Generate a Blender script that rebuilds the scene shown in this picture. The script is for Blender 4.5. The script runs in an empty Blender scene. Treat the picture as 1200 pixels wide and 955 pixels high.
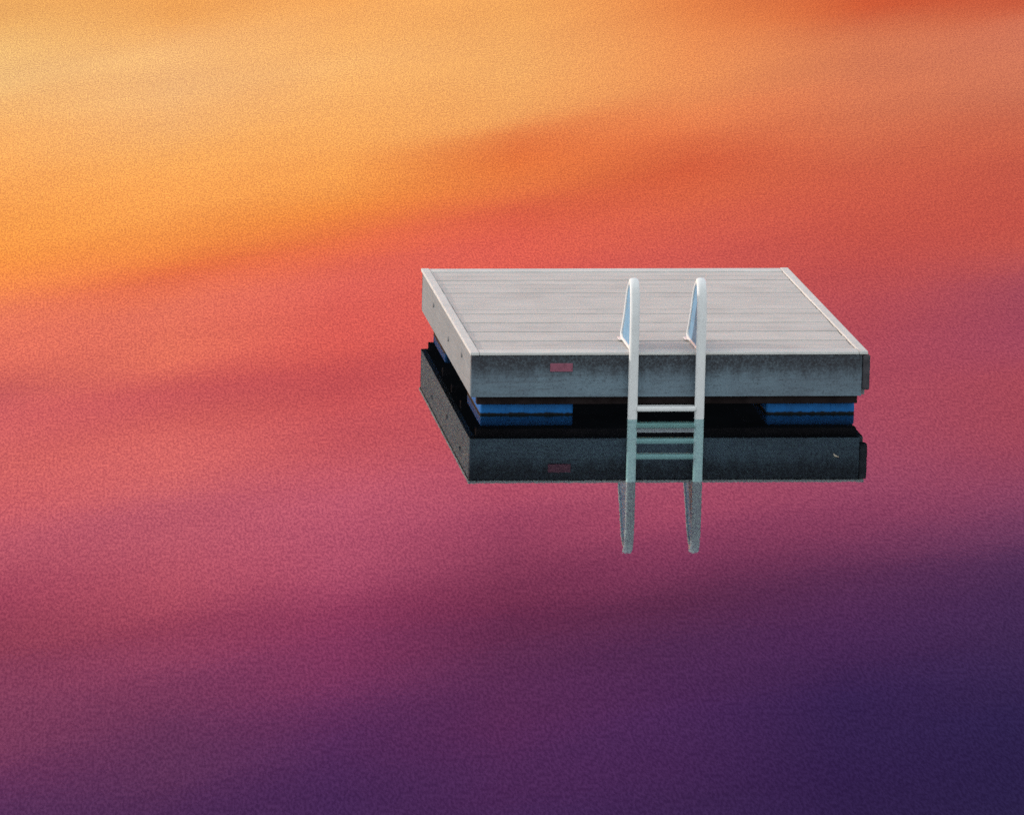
import bpy, bmesh, math, random
from mathutils import Vector, Matrix
random.seed(4)
R = math.radians
S = bpy.context.scene
COL = S.collection

# ------------------------------------------------------------------ solved view
F_PX, PITCH, ROLL, YAW = 6500.0, 0.20074, 0.00564, 0.04481
RX, RY, CZ, DEPTH, H, T = 4.38038, 40.85027, 8.36509, 3.59799, 0.50062, 0.34200
PX = 100.0            # the picture is an off-centre crop of a wider view: the lens axis meets it here
W = 3.0
IOR = 1.70
TINT = (.66, .80, .84)          # greenish lake water

# ------------------------------------------------------------------ helpers
def box(bm, x0, x1, y0, y1, z0, z1, bev=0.0, seg=2):
    vs = [bm.verts.new(p) for p in ((x0,y0,z0),(x1,y0,z0),(x1,y1,z0),(x0,y1,z0),
                                     (x0,y0,z1),(x1,y0,z1),(x1,y1,z1),(x0,y1,z1))]
    fs = [bm.faces.new([vs[i] for i in q]) for q in
          ((3,2,1,0),(4,5,6,7),(0,1,5,4),(1,2,6,5),(2,3,7,6),(3,0,4,7))]
    if bev:
        es = list({e for f in fs for e in f.edges})
        bmesh.ops.bevel(bm, geom=es, offset=bev, segments=seg, affect='EDGES', profile=0.6)
    return vs

def sweep(bm, path, wx, wy, n=14, power=2.6, closed=False):
    """Super-elliptic section (half sizes wx along X, wy in the path plane) swept along a YZ path with X constant."""
    rings = []
    N = len(path)
    for i, p in enumerate(path):
        a = path[i-1] if (i > 0 or closed) else path[i]
        b = path[(i+1) % N] if (i < N-1 or closed) else path[i]
        t = (Vector(b) - Vector(a)).normalized()
        nx = Vector((1,0,0)); ny = t.cross(nx).normalized()
        ring = []
        for k in range(n):
            th = 2*math.pi*k/n
            c, s = math.cos(th), math.sin(th)
            u = math.copysign(abs(c)**(2/power), c)*wx
            v = math.copysign(abs(s)**(2/power), s)*wy
            ring.append(bm.verts.new(Vector(p) + nx*u + ny*v))
        rings.append(ring)
    for i in range(N if closed else N-1):
        a, b = rings[i], rings[(i+1) % N]
        for k in range(n):
            bm.faces.new((a[k], a[(k+1) % n], b[(k+1) % n], b[k]))
    if not closed:
        bm.faces.new(list(reversed(rings[0]))); bm.faces.new(rings[-1])

def bezier(p0, p1, p2, p3, n):
    out = []
    for i in range(n+1):
        t = i/n; q = 1-t
        out.append(tuple(q**3*a+3*q*q*t*b+3*q*t*t*c+t**3*d for a, b, c, d in zip(p0,p1,p2,p3)))
    return out

def obj(name, bm, mat, parent=None, smooth=False):
    bmesh.ops.recalc_face_normals(bm, faces=bm.faces)
    me = bpy.data.meshes.new(name)
    bm.to_mesh(me); bm.free()
    if smooth:
        for p in me.polygons: p.use_smooth = True
        try: me.set_sharp_from_angle(angle=R(40))
        except Exception: pass
    me.materials.append(mat)
    o = bpy.data.objects.new(name, me); COL.objects.link(o)
    if parent: o.parent = parent
    return o

class NT:
    def __init__(s, tree): s.t = tree; s.t.nodes.clear()
    def n(s, kind, **kw):
        nd = s.t.nodes.new(kind)
        for k, v in kw.items(): setattr(nd, k, v)
        return nd
    def l(s, a, b): s.t.links.new(a, b)
    def val(s, sock, v):
        if isinstance(v, bpy.types.NodeSocket): s.l(v, sock)
        else: sock.default_value = v
    def math(s, op, a, b=None, c=None, clamp=False):
        nd = s.n('ShaderNodeMath', operation=op, use_clamp=clamp)
        s.val(nd.inputs[0], a)
        if b is not None: s.val(nd.inputs[1], b)
        if c is not None: s.val(nd.inputs[2], c)
        return nd.outputs[0]
    def mix(s, fac, a, b, blend='MIX'):
        nd = s.n('ShaderNodeMix', data_type='RGBA', blend_type=blend)
        s.val(nd.inputs[0], fac)
        for i, v in ((6, a), (7, b)):
            if isinstance(v, tuple) and len(v) == 3: v = v + (1,)
            s.val(nd.inputs[i], v)
        return nd.outputs[2]
    def rng(s, v, a, b, c=0.0, d=1.0, smooth=True):
        nd = s.n('ShaderNodeMapRange', interpolation_type='SMOOTHSTEP' if smooth else 'LINEAR')
        s.val(nd.inputs[0], v)
        for i, q in enumerate((a, b, c, d)): s.val(nd.inputs[i+1], q)
        return nd.outputs[0]
    def noise(s, vec, scale, detail=4, rough=0.55):
        nd = s.n('ShaderNodeTexNoise'); s.l(vec, nd.inputs['Vector'])
        nd.inputs['Scale'].default_value = scale; nd.inputs['Detail'].default_value = detail
        nd.inputs['Roughness'].default_value = rough
        return nd.outputs['Fac']
    def mapping(s, vec, scale=(1,1,1), loc=(0,0,0)):
        nd = s.n('ShaderNodeMapping'); s.l(vec, nd.inputs[0])
        nd.inputs['Scale'].default_value = scale; nd.inputs['Location'].default_value = loc
        return nd.outputs[0]

def material(name):
    m = bpy.data.materials.new(name); m.use_nodes = True
    return m, NT(m.node_tree)

def finish(t, color, rough=0.6, metal=0.0, bump=None, bump_d=0.002, spec=0.4):
    b = t.n('ShaderNodeBsdfPrincipled'); o = t.n('ShaderNodeOutputMaterial')
    if isinstance(color, tuple): color = color + (1,)
    t.val(b.inputs['Base Color'], color); t.val(b.inputs['Roughness'], rough)
    b.inputs['Metallic'].default_value = metal
    b.inputs['Specular IOR Level'].default_value = spec
    if bump is not None:
        bn = t.n('ShaderNodeBump'); bn.inputs['Distance'].default_value = bump_d
        t.l(bump, bn.inputs['Height']); t.l(bn.outputs[0], b.inputs['Normal'])
    t.l(b.outputs[0], o.inputs[0])

def objcoord(t): return t.n('ShaderNodeTexCoord').outputs['Object']

# ------------------------------------------------------------------ materials
def wood_material(name, base, dark, speck=0.5, plank=None, axis='x', scale=1.0):
    m, t = material(name)
    v = objcoord(t)
    st = (1.2, 22, 22) if axis == 'x' else (22, 1.2, 22)
    grain = t.noise(t.mapping(v, st), 3.0*scale, 6, 0.65)
    spk = t.noise(v, 55, 3, 0.7)
    patch = t.noise(v, 2.3, 4, 0.6)
    c = t.mix(t.rng(grain, .35, .72), base, tuple(b*.80 for b in base))
    c = t.mix(t.math('MULTIPLY', t.rng(spk, .52, .74), speck), c, dark)
    c = t.mix(t.math('MULTIPLY', t.rng(patch, .42, .72), .45), c, tuple(b*.72 for b in base))
    if plank:
        sep = t.n('ShaderNodeSeparateXYZ'); t.l(v, sep.inputs[0])
        idx = t.math('FLOOR', t.math('DIVIDE', t.math('SUBTRACT', sep.outputs[1], plank[0]), plank[1]))
        wn = t.n('ShaderNodeTexWhiteNoise', noise_dimensions='1D'); t.l(idx, wn.inputs['W'])
        c = t.mix(1.0, c, t.mix(wn.outputs[0], (.95,.945,.95), (1.02,1.015,1.01)), 'MULTIPLY')
    finish(t, c, t.rng(grain, .2, .8, .55, .8), bump=t.math('ADD', grain, t.math('MULTIPLY', spk, .6)), bump_d=.0035, spec=.25)
    return m

def fascia_material():
    m, t = material('fascia_board_shaded_top')
    v = objcoord(t)
    sep = t.n('ShaderNodeSeparateXYZ'); t.l(v, sep.inputs[0])
    spk = t.noise(v, 62, 4, .75)
    grain = t.noise(t.mapping(v, (1.4, 20, 20)), 3.0, 6, .6)
    shade_noise = t.noise(t.mapping(v, (6, 6, 1.6)), 2.2, 5, .7)
    patch = t.noise(v, 1.7, 4, .6)
    c = t.mix(t.rng(patch, .35, .7), (.180,.250,.300), (.14,.185,.225))
    c = t.mix(t.math('MULTIPLY', t.rng(grain, .45, .75), .5), c, (.085,.09,.105))
    # shade under the deck rim painted into the colour: dark top, uneven lower edge
    edge = t.math('ADD', sep.outputs[2], t.math('MULTIPLY', t.math('SUBTRACT', shade_noise, .5), .17))
    rim_shade = t.rng(edge, .26, .42)
    rim_shade = t.math('MULTIPLY', rim_shade, t.rng(spk, .40, .58, .7, 1.0))
    c = t.mix(t.math('MULTIPLY', rim_shade, .93), c, (.033,.031,.036))
    c = t.mix(t.math('MULTIPLY', t.rng(spk, .52, .66), .5), c, (.045,.043,.05))
    c = t.mix(t.math('MULTIPLY', t.rng(spk, .42, .32), .3), c, (.26,.26,.27))
    finish(t, c, .75, bump=spk, bump_d=.003, spec=.25)
    return m

def plain_material(name, base, rough=.5, var=.25, speck=None, bump=.001, metal=0.0, scale=9.0, spec=.4):
    m, t = material(name)
    v = objcoord(t)
    n = t.noise(v, scale, 5, .6); f = t.noise(v, scale*9, 3, .6)
    c = t.mix(t.rng(n, .35, .7), base, tuple(b*(1-var) for b in base))
    if speck: c = t.mix(t.math('MULTIPLY', t.rng(f, .56, .74), speck[1]), c, speck[0])
    finish(t, c, t.rng(n, .3, .7, rough*.85, min(1, rough*1.15)), bump=f, bump_d=bump, metal=metal, spec=spec)
    return m

NPL = 18
RIM_Y0, RIM_Y1, RIM_X = .14, .14, .066
PL_W = (DEPTH-RIM_Y0-RIM_Y1)/NPL
M_DECK = wood_material('weathered_deck_boards', (.645,.62,.585), (.38,.36,.35), .22, plank=(RIM_Y0, PL_W))
M_RIM = wood_material('pale_rim_boards', (.74,.725,.69), (.42,.40,.39), .3)
M_SIDE = wood_material('grey_side_boards', (.30,.315,.325), (.11,.115,.12), .6, axis='y')
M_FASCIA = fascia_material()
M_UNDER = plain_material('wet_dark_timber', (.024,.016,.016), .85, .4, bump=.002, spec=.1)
def float_material():
    m, t = material('blue_plastic_float')
    v = objcoord(t)
    sep = t.n('ShaderNodeSeparateXYZ'); t.l(v, sep.inputs[0])
    n = t.noise(v, 7, 5, .6); f = t.noise(v, 60, 3, .6); s2 = t.noise(t.mapping(v, (9, 9, 3)), 2.0, 4, .65)
    c = t.mix(t.rng(n, .35, .7), (.012,.140,.420), (.010,.100,.300))
    c = t.mix(t.math('MULTIPLY', t.rng(f, .55, .72), .45), c, (.05,.19,.40))
    line = t.math('ADD', sep.outputs[2], t.math('MULTIPLY', t.math('SUBTRACT', s2, .5), .035))
    c = t.mix(t.rng(line, .022, .010), c, (.009,.009,.010))          # band of algae at the waterline
    finish(t, c, .55, bump=f, bump_d=.0012, spec=.15)
    return m
M_FLOAT = float_material()
M_WHITE = plain_material('white_ladder_paint', (.84,.84,.83), .38, .08, ((.45,.44,.44), .35), bump=.0006, scale=7)
M_HANDLE_SHADE = plain_material('blue_handle_shade', (.16,.36,.55), .45, .25, ((.08,.16,.27), .4), bump=.0006)  # shade of the handle bars given as a blue colour
M_RUBBER = plain_material('black_rubber', (.075,.070,.080), .7, .4, ((.10,.10,.11), .5), bump=.002, spec=.25)
M_PLATE = plain_material('faded_red_enamel', (.33,.10,.15), .5, .30, ((.12,.05,.07), .6), bump=.0008, scale=22)
M_BOLT = plain_material('rusty_iron', (.27,.265,.27), .7, .4, bump=.001)
M_LEAF = plain_material('dry_pale_leaf', (.62,.56,.45), .7, .3, scale=30)

def water_material():
    m, t = material('lake_water')
    g = t.n('ShaderNodeNewGeometry').outputs['Position']
    w1 = t.noise(t.mapping(g, (1, .55, 1)), WAVE[0][0], 2, .5)
    w2 = t.noise(t.mapping(g, (1, .36, 1)), WAVE[1][0], 2, .6)
    w3 = t.noise(t.mapping(g, (.6, .3, 1), (7, 3, 0)), WAVE[2][0], 1, .5)
    h = t.math('ADD', t.math('ADD', t.math('MULTIPLY', w1, WAVE[0][1]), t.math('MULTIPLY', w2, WAVE[1][1])), t.math('MULTIPLY', w3, WAVE[2][1]))
    b = t.n('ShaderNodeBump'); b.inputs['Distance'].default_value = 1.0; b.inputs['Strength'].default_value = 1.0
    t.l(h, b.inputs['Height'])
    fr = t.n('ShaderNodeFresnel'); fr.inputs['IOR'].default_value = IOR; t.l(b.outputs[0], fr.inputs['Normal'])
    f1 = t.noise(t.mapping(g, (1, .20, 1)), 64.0, 1, .6); f2 = t.noise(t.mapping(g, (1, .22, 1)), 18.0, 3, .6)
    film = t.mix(t.rng(f1, .30, .70), (TINT[0]*.84, TINT[1]*.72, TINT[2]*.82), (TINT[0]*1.20, TINT[1]*1.19, TINT[2]*1.15))
    film = t.mix(t.rng(f2, .35, .65), film, t.mix(1.0, film, (.93,.92,.95), 'MULTIPLY'))   # pollen dust lying on the still surface
    gl = t.n('ShaderNodeBsdfGlossy'); gl.inputs['Roughness'].default_value = 0.012
    t.l(film, gl.inputs['Color']); t.l(b.outputs[0], gl.inputs['Normal'])
    tr = t.n('ShaderNodeBsdfTransparent'); tr.inputs['Color'].default_value = (.56,.79,.79,1)
    mx = t.n('ShaderNodeMixShader'); back = t.n('ShaderNodeNewGeometry').outputs['Backfacing']
    # from below, light refracts out of the water instead of being trapped under a flat mirror
    t.l(t.math('ADD', t.math('MULTIPLY', fr.outputs[0], t.math('SUBTRACT', 1.0, back)), t.math('MULTIPLY', back, .10)), mx.inputs[0]); t.l(tr.outputs[0], mx.inputs[1]); t.l(gl.outputs[0], mx.inputs[2])
    o = t.n('ShaderNodeOutputMaterial'); t.l(mx.outputs[0], o.inputs[0])
    return m
WAVE = ((4.0, .00006), (40.0, .00007), (.7, .0003))

# ------------------------------------------------------------------ setting
bm = bmesh.new()
L = 4000
bm.faces.new([bm.verts.new(p) for p in ((-L,-L,0),(L,-L,0),(L,L,0),(-L,L,0))])
water = obj('water', bm, water_material()); water['kind'] = 'structure'
bm = bmesh.new()
bm.faces.new([bm.verts.new(p) for p in ((-L,-L,-5),(L,-L,-5),(L,L,-5),(-L,L,-5))])
bed = obj('lake_bed', bm, plain_material('dark_silt', (.011,.007,.009), .95, .4, scale=.6, spec=0)); bed['kind'] = 'structure'

# ------------------------------------------------------------------ the raft
raft = bpy.data.objects.new('swim_raft', None); COL.objects.link(raft)
raft.location = (RX, RY, 0); raft.rotation_euler = (0, 0, YAW)
raft['label'] = 'grey planked swim raft with white ladder, afloat on blue floats in calm sunset water'
raft['category'] = 'swim raft'
hw = W/2
zb = H - T                     # underside of the deck box
RT = .022                      # rim board thickness

# deck boards: one surface of planks
bm = bmesh.new()
for i in range(NPL):
    y0 = RIM_Y0 + i*PL_W
    dz = random.uniform(-.0025, .0025)
    g = random.uniform(.004, .0095)
    box(bm, -hw+RIM_X+.004+random.uniform(0,.006), hw-RIM_X-.004-random.uniform(0,.006), y0+g, y0+PL_W-g, H-.040+dz, H-.008+dz, .004, 2)
obj('deck', bm, M_DECK, raft)

# rim boards
bm = bmesh.new(); box(bm, -hw+RIM_X+.002, hw-RIM_X-.002, 0, RIM_Y0-.004, H-RT, H, .006); obj('rim_board', bm, M_RIM, raft)
bm = bmesh.new(); box(bm, -hw+RIM_X+.002, hw-RIM_X-.002, DEPTH-RIM_Y1+.004, DEPTH, H-RT, H-.001, .006); obj('rim_board', bm, M_RIM, raft)
bm = bmesh.new(); box(bm, -hw, -hw+RIM_X, -.002, DEPTH+.002, H-RT, H+.003, .007); obj('rim_board', bm, M_RIM, raft)
bm = bmesh.new(); box(bm, hw-RIM_X, hw, -.002, DEPTH+.002, H-RT, H+.003, .007); obj('rim_board', bm, M_RIM, raft)

# fascia boards
z1 = H-RT-.003
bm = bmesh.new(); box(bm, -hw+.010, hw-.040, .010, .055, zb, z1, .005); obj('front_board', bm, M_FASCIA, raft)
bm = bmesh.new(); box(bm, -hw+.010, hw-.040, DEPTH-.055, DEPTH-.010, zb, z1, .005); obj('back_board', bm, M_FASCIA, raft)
bm = bmesh.new(); box(bm, -hw+.008, -hw+.052, .058, DEPTH-.058, zb+.002, z1, .005); obj('side_board', bm, M_SIDE, raft)
bm = bmesh.new(); box(bm, hw-.052, hw-.008, .058, DEPTH-.058, zb+.002, z1, .005); obj('side_board', bm, M_SIDE, raft)
# corner end grain where the left side board shows at the front corner is the front board itself
# bolts along the left side board
for yy, zz in ((.62, .365), (1.55, .31), (2.65, .375)):
    bm = bmesh.new()
    bmesh.ops.create_cone(bm, cap_ends=True, segments=12, radius1=.022, radius2=.017, depth=.010,
                          matrix=Matrix.Translation((-hw+.003, yy, zz)) @ Matrix.Rotation(R(-90), 4, 'Y'))
    obj('bolt', bm, M_BOLT, raft, True)

# rubber bumper on the right front corner
bm = bmesh.new(); box(bm, hw-.036, hw+.018, -.004, .085, zb+.055, H-RT-.004, .012, 3)
box(bm, hw-.032, hw+.014, .002, .080, zb+.050, zb+.058, .002, 1)
obj('corner_bumper', bm, M_RUBBER, raft, True)

# red plate
px = (658-551)/467*W-hw
bm = bmesh.new(); box(bm, px-.085, px+.085, .0015, .009, z1-.122, z1-.058, .003, 2)
plate = obj('name_plate', bm, M_PLATE, raft)
plate['label'] = 'small faded red plate'
# dark frame under the deck
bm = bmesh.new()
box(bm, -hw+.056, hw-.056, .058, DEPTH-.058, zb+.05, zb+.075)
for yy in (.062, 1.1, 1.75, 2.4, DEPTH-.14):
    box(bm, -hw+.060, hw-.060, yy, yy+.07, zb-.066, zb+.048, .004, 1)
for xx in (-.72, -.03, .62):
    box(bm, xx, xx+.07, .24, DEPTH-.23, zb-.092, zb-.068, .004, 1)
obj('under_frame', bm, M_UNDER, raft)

# four blue floats
def float_bm(x0, x1, y0, y1):
    bm = bmesh.new()
    box(bm, x0, x1, y0, y1, -.05, zb-.070, .024, 4)
    n = 3                                             # moulded ribs around the tank
    for k in range(n):
        xc = x0 + (x1-x0)*(k+1)/(n+1)
        box(bm, xc-.016, xc+.016, y0-.003, y1+.003, -.03, zb-.078, .006, 2)
    return bm
for a in ((-hw+.095, -hw+.80, .13, 1.0), (hw-.735, hw-.065, .13, 1.0),
          (-hw+.095, -hw+.80, DEPTH-1.0, DEPTH-.13), (hw-.735, hw-.065, DEPTH-1.0, DEPTH-.13)):
    obj('float', float_bm(*a), M_FLOAT, raft, True)

# ladder (part) with rails, handles, rungs
lad = bpy.data.objects.new('ladder', None); COL.objects.link(lad); lad.parent = raft
LX = ((741.5-551)/467*W-hw, (820-551)/467*W-hw)
ZT = H+.53
for lx in LX:
    # front rail: straight up from under water, curling over the top
    path = [(lx, -.045, z) for z in (-.48, -.2, 0, .2, H, H+.2)]
    path += bezier((lx,-.045,H+.25), (lx,-.03,ZT-.12), (lx,-.02,ZT), (lx,.062,ZT), 10)
    bm = bmesh.new(); sweep(bm, path, .037, .027, 16)
    obj('side_rail', bm, M_WHITE, lad, True)
    # thin rear leg from the top of the loop down to the foot on the deck
    path = bezier((lx-.006,0.063,ZT-.004), (lx-.006,0.240,ZT-.02), (lx-.006,0.285,ZT-.12), (lx-.006,0.335,H+.33), 8)
    path += bezier((lx-.006,0.335,H+.33), (lx-.006,0.40,H+.2), (lx-.006,0.497,H+.10), (lx-.006,0.545,H+.052), 6)[1:]
    path += bezier((lx-.006,0.545,H+.052), (lx-.006,0.552,H+.02), (lx-.006,0.524,H+.014), (lx-.006,0.455,H+.014), 4)[1:]
    path += [(lx-.006,0.276,H+.014),(lx-.006,0.028,H+.014),(lx-.006,-.018,H+.018)]
    bm = bmesh.new(); sweep(bm, path, .017, .013, 12, 2.2)
    obj('handle', bm, M_WHITE, lad, True)
    # added sheet in the open loop; its blue paints the handle's shaded faces
    prof = [(y*1.38 if y > 0 else y, z) for y, z in [(-.03,H+.026),(.33,H+.026),(.375,H+.055),(.30,H+.16),(.25,H+.31),(.21,H+.42),(.17,ZT-.05),(.09,ZT-.012),(.0,ZT-.03),(-.025,H+.3)]]
    bm = bmesh.new()
    a = [bm.verts.new((lx-.010, y, z)) for y, z in prof]; b = [bm.verts.new((lx+.004, y, z)) for y, z in prof]
    bm.faces.new(a); bm.faces.new(list(reversed(b)))
    for i in range(len(prof)):
        j = (i+1) % len(prof); bm.faces.new((a[i], a[j], b[j], b[i]))
    obj('handle_shade_panel', bm, M_HANDLE_SHADE, lad)
    bm = bmesh.new(); box(bm, lx-.040, lx+.030, .47, .57, H+.001, H+.010, .003)
    obj('foot_plate', bm, M_WHITE, lad)
    # bracket holding the rail to the front board
    bm = bmesh.new(); box(bm, lx-.024, lx+.024, -.022, .010, H-.17, H-.11, .004)
    obj('bracket', bm, M_WHITE, lad)
for zr in (.082, -.046, -.166, -.286):
    bm = bmesh.new()
    box(bm, LX[0]+.030, LX[1]-.030, -.080, .012, zr-.021, zr+.017, .012, 3)
    obj('rung', bm, M_WHITE, lad, True)

# pale leaf afloat on the dark reflection
bm = bmesh.new()
pts = [(0,-.034,.004),(.012,-.016,.003),(.015,.006,.002),(.006,.03,.009),(0,.04,.016),(-.008,.028,.010),(-.014,.004,.002),(-.011,-.018,.003)]
top = [bm.verts.new(p) for p in pts]; c0 = bm.verts.new((0,0,.0012))
for i in range(8): bm.faces.new((top[i], top[(i+1)%8], c0))
bmesh.ops.solidify(bm, geom=bm.faces[:], thickness=.0012)
leaf = obj('floating_leaf', bm, M_LEAF)
leaf['label'] = 'tiny pale curled leaf on the dark water before the raft\'s right end'
leaf['category'] = 'leaf'

# ------------------------------------------------------------------ camera
cp, sp, cr, sr = math.cos(PITCH), math.sin(PITCH), math.cos(ROLL), math.sin(ROLL)
fwd = Vector((0, cp, -sp)); u0 = Vector((0, sp, cp)); r0 = Vector((1, 0, 0))
rt = r0*cr + u0*sr; up = -r0*sr + u0*cr
cam = bpy.data.cameras.new('camera'); co = bpy.data.objects.new('camera', cam); COL.objects.link(co)
co.matrix_world = Matrix(((rt.x, up.x, -fwd.x, 0), (rt.y, up.y, -fwd.y, 0), (rt.z, up.z, -fwd.z, CZ), (0,0,0,1)))
cam.sensor_width = 36; cam.lens = F_PX/1200*36; cam.shift_x = (600-PX)/1200; cam.clip_start = .1; cam.clip_end = 20000
S.camera = co
def pix_dir(x, y):
    return (fwd*F_PX + rt*(x-PX) - up*(y-477.5)).normalized()
d = pix_dir(980, 535); k = CZ/-d.z
leaf.location = (d.x*k, d.y*k, 0); leaf.rotation_euler = (0, 0, R(20)); leaf.scale = (.8, 1.2, 1.0)

# ------------------------------------------------------------------ sky: sunset bands by compass direction and height
def lin(c):
    return tuple((v/255/12.92 if v/255 <= .04045 else ((v/255+.055)/1.055)**2.4) for v in c)
def fresnel(dep):
    n = IOR; ci = math.sin(dep); st = math.cos(dep)/n; ct = math.sqrt(1-st*st)
    rs = (ci-n*ct)/(ci+n*ct); rp = (n*ci-ct)/(n*ci+ct)
    return .5*(rs*rs+rp*rp)
TAB = {   # wanted look of the mirrored sky down seven compass bearings
 0: ((0,236,167,80),(40,241,187,105),(100,241,192,115),(150,248,180,95),(220,253,167,75),(280,252,157,60),(310,251,145,54),(345,246,133,66),(380,235,117,81),(420,228,105,86),(445,197,86,85),(477,213,93,93),(540,215,98,93),(600,207,92,97),(640,189,84,100),(700,163,63,88),(760,144,57,80),(800,137,58,89),(870,122,54,89),(920,99,44,89),(955,84,42,89)),
 200: ((0,243,164,73),(60,246,187,110),(120,241,182,110),(180,251,174,83),(250,252,157,64),(300,248,142,54),(330,235,105,54),(360,235,115,84),(420,232,109,84),(460,200,79,83),(500,214,95,87),(560,217,101,97),(610,191,87,102),(690,181,76,94),(720,154,59,84),(780,139,57,91),(840,104,46,86),(900,92,44,86),(955,75,35,83)),
 400: ((0,247,167,77),(80,247,182,100),(130,249,174,87),(200,249,162,70),(250,240,135,47),(300,236,105,60),(330,228,97,81),(400,222,87,76),(440,194,72,75),(480,203,79,80),(540,198,84,93),(600,191,85,107),(670,173,72,101),(720,144,52,89),(800,117,46,92),(860,83,37,89),(955,66,33,85)),
 600: ((0,244,167,80),(80,243,172,90),(130,243,167,85),(160,229,117,55),(190,233,114,47),(210,239,124,55),(250,220,89,57),(290,228,92,72),(420,212,82,81),(500,189,74,85),(560,181,75,97),(600,161,65,95),(650,138,54,85),(710,108,37,73),(760,94,39,80),(860,86,35,85),(955,66,33,85)),
 800: ((0,232,127,57),(50,238,142,72),(110,238,145,77),(150,232,117,62),(185,215,87,47),(230,222,97,57),(290,215,87,70),(420,196,76,84),(500,184,74,92),(560,173,76,100),(600,163,66,95),(650,126,50,86),(700,94,37,73),(760,79,35,80),(840,73,33,86),(955,59,30,80)),
 1000: ((0,212,85,40),(40,215,117,72),(90,218,122,77),(150,215,107,67),(200,208,89,60),(260,205,82,62),(300,195,75,67),(400,178,70,84),(480,168,68,88),(560,158,69,98),(600,141,58,92),(660,92,40,81),(740,77,35,84),(820,52,27,80),(955,45,23,73)),
 1200: ((0,200,77,42),(30,215,117,82),(90,208,112,77),(150,205,92,62),(250,198,77,62),(290,200,82,67),(340,165,69,84),(400,163,66,88),(440,171,68,81),(520,161,66,86),(590,132,61,96),(640,86,44,86),(700,69,36,82),(770,56,32,80),(840,43,26,76),(955,39,25,71)),
}
KS = 8.0; EMAX = 40.0; SLANT = .18
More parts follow.
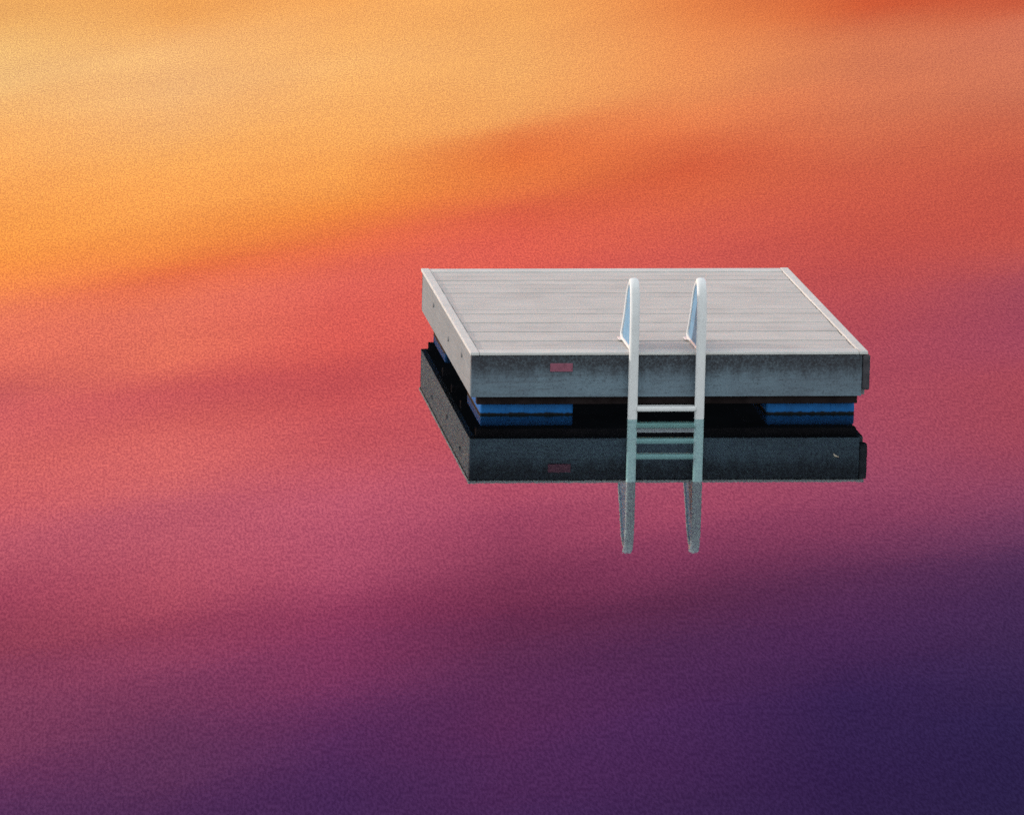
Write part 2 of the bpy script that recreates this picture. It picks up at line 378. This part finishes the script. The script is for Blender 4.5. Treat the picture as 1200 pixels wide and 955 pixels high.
def build_world():
    w = bpy.data.worlds.new('World'); S.world = w; w.use_nodes = True
    t = NT(w.node_tree)
    vec = t.n('ShaderNodeTexCoord').outputs['Generated']
    sep = t.n('ShaderNodeSeparateXYZ'); t.l(vec, sep.inputs[0])
    el = t.math('MULTIPLY', t.math('ARCSINE', sep.outputs[2]), 180/math.pi)
    az = t.math('MULTIPLY', t.math('ARCTAN2', sep.outputs[0], sep.outputs[1]), 180/math.pi)
    comb = t.n('ShaderNodeCombineXYZ'); t.l(az, comb.inputs[0]); t.l(el, comb.inputs[1])
    # the bands sink to one side, so everything is laid out along a tilted height
    tilt = t.math('ADD', el, t.math('MULTIPLY', az, SLANT))
    comb = t.n('ShaderNodeCombineXYZ'); t.l(az, comb.inputs[0]); t.l(tilt, comb.inputs[1])
    n1 = t.noise(t.mapping(comb.outputs[0], (.16, .75, 1)), 1.0, 4, .5)
    n2 = t.noise(t.mapping(comb.outputs[0], (.22, 2.3, 1), (5, 2, 0)), 1.0, 4, .55)
    n3 = t.noise(t.mapping(comb.outputs[0], (.45, 3.6, 1), (1, 7, 0)), 1.0, 5, .6)
    elw = t.math('ADD', tilt, t.math('ADD', t.math('MULTIPLY', t.math('SUBTRACT', n1, .5), .6), t.math('MULTIPLY', t.math('SUBTRACT', n2, .5), .42)))
    prev = None; prev_az = None
    for px in sorted(TAB):
        cr_ = t.n('ShaderNodeValToRGB'); cr_.color_ramp.interpolation = 'LINEAR'
        els = cr_.color_ramp.elements
        rows = []
        az0 = None
        for y, *c in TAB[px]:
            d = pix_dir(px, y); dep = math.asin(-d.z); a = math.degrees(math.atan2(d.x, d.y))
            if y <= 480: az0 = a
            rr = fresnel(dep)
            lum = .3*c[0]+.55*c[1]+.15*c[2]
            l = lin([v*.93+lum*.09 for v in c])
            rows.append((math.degrees(dep)+SLANT*a, tuple(max(0.0, v-o)/rr/q for v, o, q in zip(l, BODY, TINT))))
        first = rows[0]
        rows = [(0.0, tuple(v*k for v, k in zip(first[1], (.95, 1.0, .9))))] + rows
        rows.append((rows[-1][0]+4, (.16,.13,.40)))
        rows.append((38.0, ZENITH))
        while len(els) > 1: els.remove(els[-1])
        els[0].position = rows[0][0]/EMAX; els[0].color = tuple(v/KS for v in rows[0][1]) + (1,)
        for e, c in rows[1:]:
            q = els.new(e/EMAX); q.color = tuple(v/KS for v in c) + (1,)
        t.l(t.math('DIVIDE', elw, EMAX), cr_.inputs[0])
        if prev is None: prev = cr_.outputs[0]
        else: prev = t.mix(t.rng(az, prev_az, az0, smooth=False), prev, cr_.outputs[0])
        prev_az = az0
    prev = t.mix(1.0, prev, t.mix(t.rng(n3, .3, .7), (.96,.94,.96), (1.04,1.06,1.05)), 'MULTIPLY')
    glow = t.mix(1.0, prev, (KS, KS, KS), 'MULTIPLY')
    # away from the sunset the sky is a quiet lilac grey
    absaz = t.math('ABSOLUTE', az)
    away = t.rng(absaz, 40, 100)
    quiet = t.mix(t.rng(el, 0, 45), BACK_LOW, ZENITH)
    sky = t.mix(away, glow, quiet)
    nis = t.n('ShaderNodeTexSky', sky_type='NISHITA'); nis.sun_disc = False
    nis.sun_elevation = R(SUN_EL); nis.sun_rotation = R(SUN_AZ)
    bg1 = t.n('ShaderNodeBackground'); bg1.inputs[1].default_value = 1.0; t.l(sky, bg1.inputs[0])
    bg2 = t.n('ShaderNodeBackground'); bg2.inputs[1].default_value = NISHITA; t.l(nis.outputs[0], bg2.inputs[0])
    add = t.n('ShaderNodeAddShader'); t.l(bg1.outputs[0], add.inputs[0]); t.l(bg2.outputs[0], add.inputs[1])
    o = t.n('ShaderNodeOutputWorld'); t.l(add.outputs[0], o.inputs[0])
BODY = (.002, .003, .006)
ZENITH = (.74, .80, .84)
BACK_LOW = (1.10, 1.17, 1.18)
SUN_AZ, SUN_EL = -78.0, 11.0       # bearing clockwise from +Y, height
NISHITA = .012
build_world()

sun = bpy.data.lights.new('sun', 'SUN'); sun.energy = 2.0; sun.angle = R(3.0); sun.color = (1.0, .95, .88)
so = bpy.data.objects.new('sun', sun); COL.objects.link(so)
a, e = R(SUN_AZ), R(SUN_EL)
dirv = Vector((math.sin(a)*math.cos(e), math.cos(a)*math.cos(e), math.sin(e)))
so.rotation_euler = dirv.to_track_quat('Z', 'Y').to_euler()
so.location = dirv*50

S.view_settings.view_transform = 'Standard'; S.view_settings.look = 'None'
S.view_settings.exposure = 0; S.view_settings.gamma = 1
S.render.engine = 'CYCLES'
S.cycles.use_denoising = False
S.cycles.max_bounces = 8; S.cycles.transparent_max_bounces = 12
